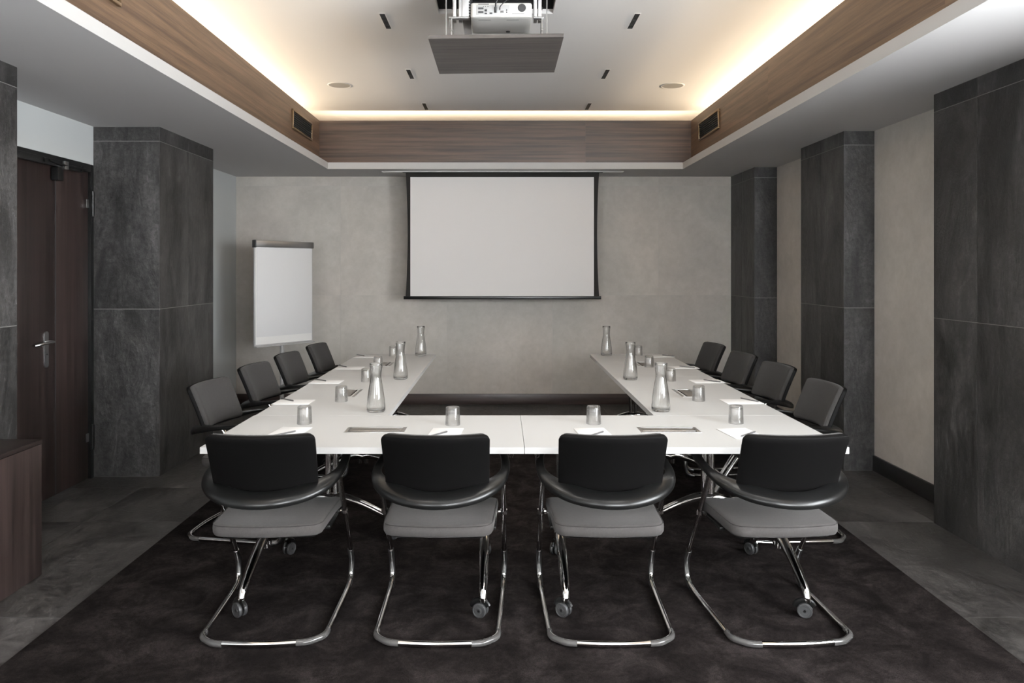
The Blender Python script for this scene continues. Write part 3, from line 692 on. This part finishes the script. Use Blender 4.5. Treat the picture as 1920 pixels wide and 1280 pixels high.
# ------------------------------------------------------------------ glassware
M['glass_tumbler'] = M['glass'].copy(); M['glass_tumbler'].name = 'thin_clear_glass'
[n for n in M['glass_tumbler'].node_tree.nodes if n.type == 'MIX_SHADER'][1].inputs[0].default_value = .62
def make_glass():
    o = MB().lathe([(0,.088),(.030,.088),(.0325,.0865),(.0338,.083),(.0368,.004),(.0370,.001),(.0362,0),(.0350,.001),(.0322,.066),(.0312,.073),(.028,.0765),(0,.0775)], n=48).build('drinking_glass', ['glass_tumbler'], ang=70)
    return tag(o, 'x', 'glass')
gp = Placer(make_glass())
GL = [((571,794), 'upturned tumbler on the front table, leftmost, above the pad with the diagonal pen', 'f'), ((849,796), 'upturned tumbler on the front table, left of the centre seam', 'f'), ((1113,794), 'upturned tumbler on the front table, right of the centre seam', 'f'), ((1380,793), 'upturned tumbler on the front table, rightmost', 'f'),
      ((640,752), 'upturned tumbler on the left side table beside the nearest cable hatch', 'l'), ((687,715), 'upturned tumbler on the left side, directly behind the nearest carafe', 'l'), ((709,689), 'upturned tumbler on the far left table, in front of the grey hatch', 'l'), ((737,667), 'upturned tumbler on the left side, farthest one, by the middle carafe neck', 'l'),
      ((1310,751), 'upturned tumbler on the right side table beside the nearest cable hatch', 'r'), ((1257,714), 'upturned tumbler on the right side, behind the nearest carafe neck', 'r'), ((1217,688), 'upturned tumbler on the far right table, in front of its hatch', 'r'), ((1197,666), 'upturned tumbler on the right side, farthest one, behind the middle carafe', 'r')]
GG = {'f': 'tumblers on the front tables', 'l': 'tumblers on the left tables', 'r': 'tumblers on the right tables'}
for p, lb, s in GL: x, y = ontable(*p); gp((x, y, TT+.0005), rnd.random(), lb)['group'] = GG[s]
def make_carafe():
    out = [(0,0),(.044,0),(.0485,.003),(.0505,.010),(.0500,.028),(.0465,.07),(.040,.118),(.0325,.160),(.0285,.183),(.0280,.194),(.0295,.212),(.0335,.245),(.0348,.258)]
    inn = [(.0325,.258),(.0312,.245),(.0270,.212),(.0253,.194),(.0260,.183),(.0300,.160),(.0375,.118),(.044,.07),(.0475,.028),(.0475,.016),(.043,.011),(0,.010)]
    o = MB().lathe(out+[(.0340,.2595)]+inn, n=56).build('carafe', ['glass'], ang=75)
    return tag(o, 'x', 'carafe')
cp_ = Placer(make_carafe())
for p, lb, s in (((705,771), 'empty glass carafe on the left side table, nearest, by the inner corner', 'l'), ((751,710), 'empty glass carafe in the middle of the left row, at the table seam', 'l'), ((789,666), 'empty glass carafe at the far end of the left tables', 'l'), ((1239,770), 'empty glass carafe on the right side table, nearest, by the inner corner', 'r'), ((1182,711), 'empty glass carafe in the middle of the right row, at the table seam', 'r'), ((1137,666), 'empty glass carafe at the far end of the right tables', 'r')):
    x, y = ontable(*p); cp_((x, y, TT+.0005), rnd.random(), lb)['group'] = 'glass carafes on the tables'

# ------------------------------------------------------------------ note pads and pens
def make_pad():
    t = tag(MB().box((-.074, -.105, 0), (.074, .105, .0022), .0004).build('notepad', ['paper']), 'x', 'notepad'); return t
def make_pen():
    t = MB().tube([(0,-.070,0),(0,-.062,0),(0,.060,0),(0,.066,0)], [.001,.0038,.0038,.002], 10).build('pen', ['pen']); tag(t, 'x', 'pen')
    MB().box((-.001, .02, .0035), (.001, .062, .0055)).build('clip', ['satin'], t); return t
pd, pe = Placer(make_pad()), Placer(make_pen())
def pad_at(cx, cy, deg, pa, pb_, lb, s):
    pd((cx, cy, TT+.0004), math.radians(deg), 'white note pad ' + lb)['group'] = GG[s].replace('tumblers', 'note pads')
    (ax, ay), (bx_, by) = ontable(*pa), ontable(*pb_); mx, my = (ax+bx_)/2, (ay+by)/2
    pe((mx, my, TT+.0066), math.atan2(-(bx_-ax), by-ay), 'thin grey pen on the white note pad ' + lb)['group'] = GG[s].replace('tumblers', 'pens')
pad_at(-1.000, 3.478, -6, (508,820), (556,810), 'on the front table beside the leftmost tumbler', 'f')
pad_at(-.262, 3.455, -4, (806,820), (836,812), 'behind the chair just left of the seam', 'f')
pad_at(.432, 3.455, 6, (1104,820), (1130,812), 'behind the chair just right of the seam', 'f')
pad_at(1.120, 3.450, 8, (1390,820), (1416,812), 'behind the rightmost front chair', 'f')
for q, (a, b), lb in (((551,754), ((529,748.5),(549,753)), 'at the nearest chair of the left row'), ((612,716), ((591,712),(611,715.5)), 'at the second chair of the left row'), ((655,690), ((634,686),(650,689)), 'at the third chair of the left row'), ((688,669), ((667,665.5),(685,668.5)), 'at the farthest chair of the left row')):
    x, y = ontable(*q); pad_at(x, y, 88, a, b, lb, 'l')
for q, (a, b), lb in (((1390,753), ((1394,749),(1417,753.5)), 'at the nearest chair of the right row'), ((1325,715), ((1324,714),(1347,717)), 'at the second chair of the right row'), ((1282,689), ((1278,688),(1299,690)), 'at the third chair of the right row'), ((1240,668), ((1242,666.5),(1264,669)), 'at the farthest chair of the right row')):
    x, y = ontable(*q); pad_at(x, y, 93, a, b, lb, 'r')

# ------------------------------------------------------------------ light
def area(name, loc, rot, sx, sy, power, col, spread=180):
    l = bpy.data.lights.new(name, 'AREA'); l.shape = 'RECTANGLE'; l.size = sx; l.size_y = sy; l.energy = power; l.color = col; l.spread = math.radians(spread)
    o = bpy.data.objects.new(name, l); COL.objects.link(o); o.location = loc; o.rotation_euler = rot; return o
area('window_daylight', (XR-.02, (wy0+wy1)/2, (wz0+wz1)/2), (0, PI/2, 0), wz1-wz0-.1, wy1-wy0-.1, 290, (.94,.975,1), 165)
area('rear_window_fill', ((fx0+fx1)/2, YF+.02, (fz0+fz1)/2), (-PI/2-math.radians(20), 0, 0), fx1-fx0-.1, fz1-fz0-.1, 620, (1,.985,.965))  # fill at the assumed rear window, tilted up to brighten the ceiling
area('rear_left_fill', ((gx0+gx1)/2, YF+.02, (fz0+fz1)/2), (-PI/2-math.radians(10), 0, math.radians(-18)), gx1-gx0-.1, fz1-fz0-.1, 210, (1,.965,.93))  # added fill aimed at the right walls, no known window there
warm = (1, .78, .52)
for x, sg in ((ax0-.80, 1), (ax1+.72, -1)): area('cove_strip', (x, 3.5, 3.000), (PI, sg*math.radians(68), 0), .05, 8.2, 155, (1,.80,.56), 110)
area('cove_strip_back', (.04, ay1+.075, 2.93), (PI, 0, 0), 3.8, .02, 9, (1,.80,.56))
for x in (-.774, .883):  # added downward fill lamps; the slot lights themselves look unlit
    for y in (.9, 2.24, 3.58, 4.925):
        l = bpy.data.lights.new('ceiling_fill', 'AREA'); l.shape = 'RECTANGLE'; l.size = .03; l.size_y = .28; l.energy = 3.5; l.color = (1,.95,.88); l.spread = math.radians(100)
        o = bpy.data.objects.new('ceiling_fill', l); COL.objects.link(o); o.location = (x, y, ZC-.008)
w = bpy.data.worlds.new('world'); bpy.context.scene.world = w; w.use_nodes = True
w.node_tree.nodes['Background'].inputs[0].default_value = (.6,.7,.8,1); w.node_tree.nodes['Background'].inputs[1].default_value = .4

# ------------------------------------------------------------------ camera
cam = bpy.data.cameras.new('camera'); co = bpy.data.objects.new('camera', cam); COL.objects.link(co)
co.location = (0, 0, H); co.rotation_euler = (PI/2, 0, 0)
cam.sensor_width = 36; cam.lens = 36*F/1920; cam.shift_x = (960-VX)/1920; cam.shift_y = -(640-VY)/1920; cam.clip_start = .05
s = bpy.context.scene; s.camera = co
s.view_settings.view_transform = 'Standard'; s.view_settings.look = 'None'; s.view_settings.exposure = .15; s.view_settings.gamma = 1; s.view_settings.use_curve_mapping = False
s.cycles.max_bounces = 14; s.cycles.transmission_bounces = 14; s.cycles.glossy_bounces = 6; s.cycles.diffuse_bounces = 6; s.cycles.sample_clamp_indirect = 6
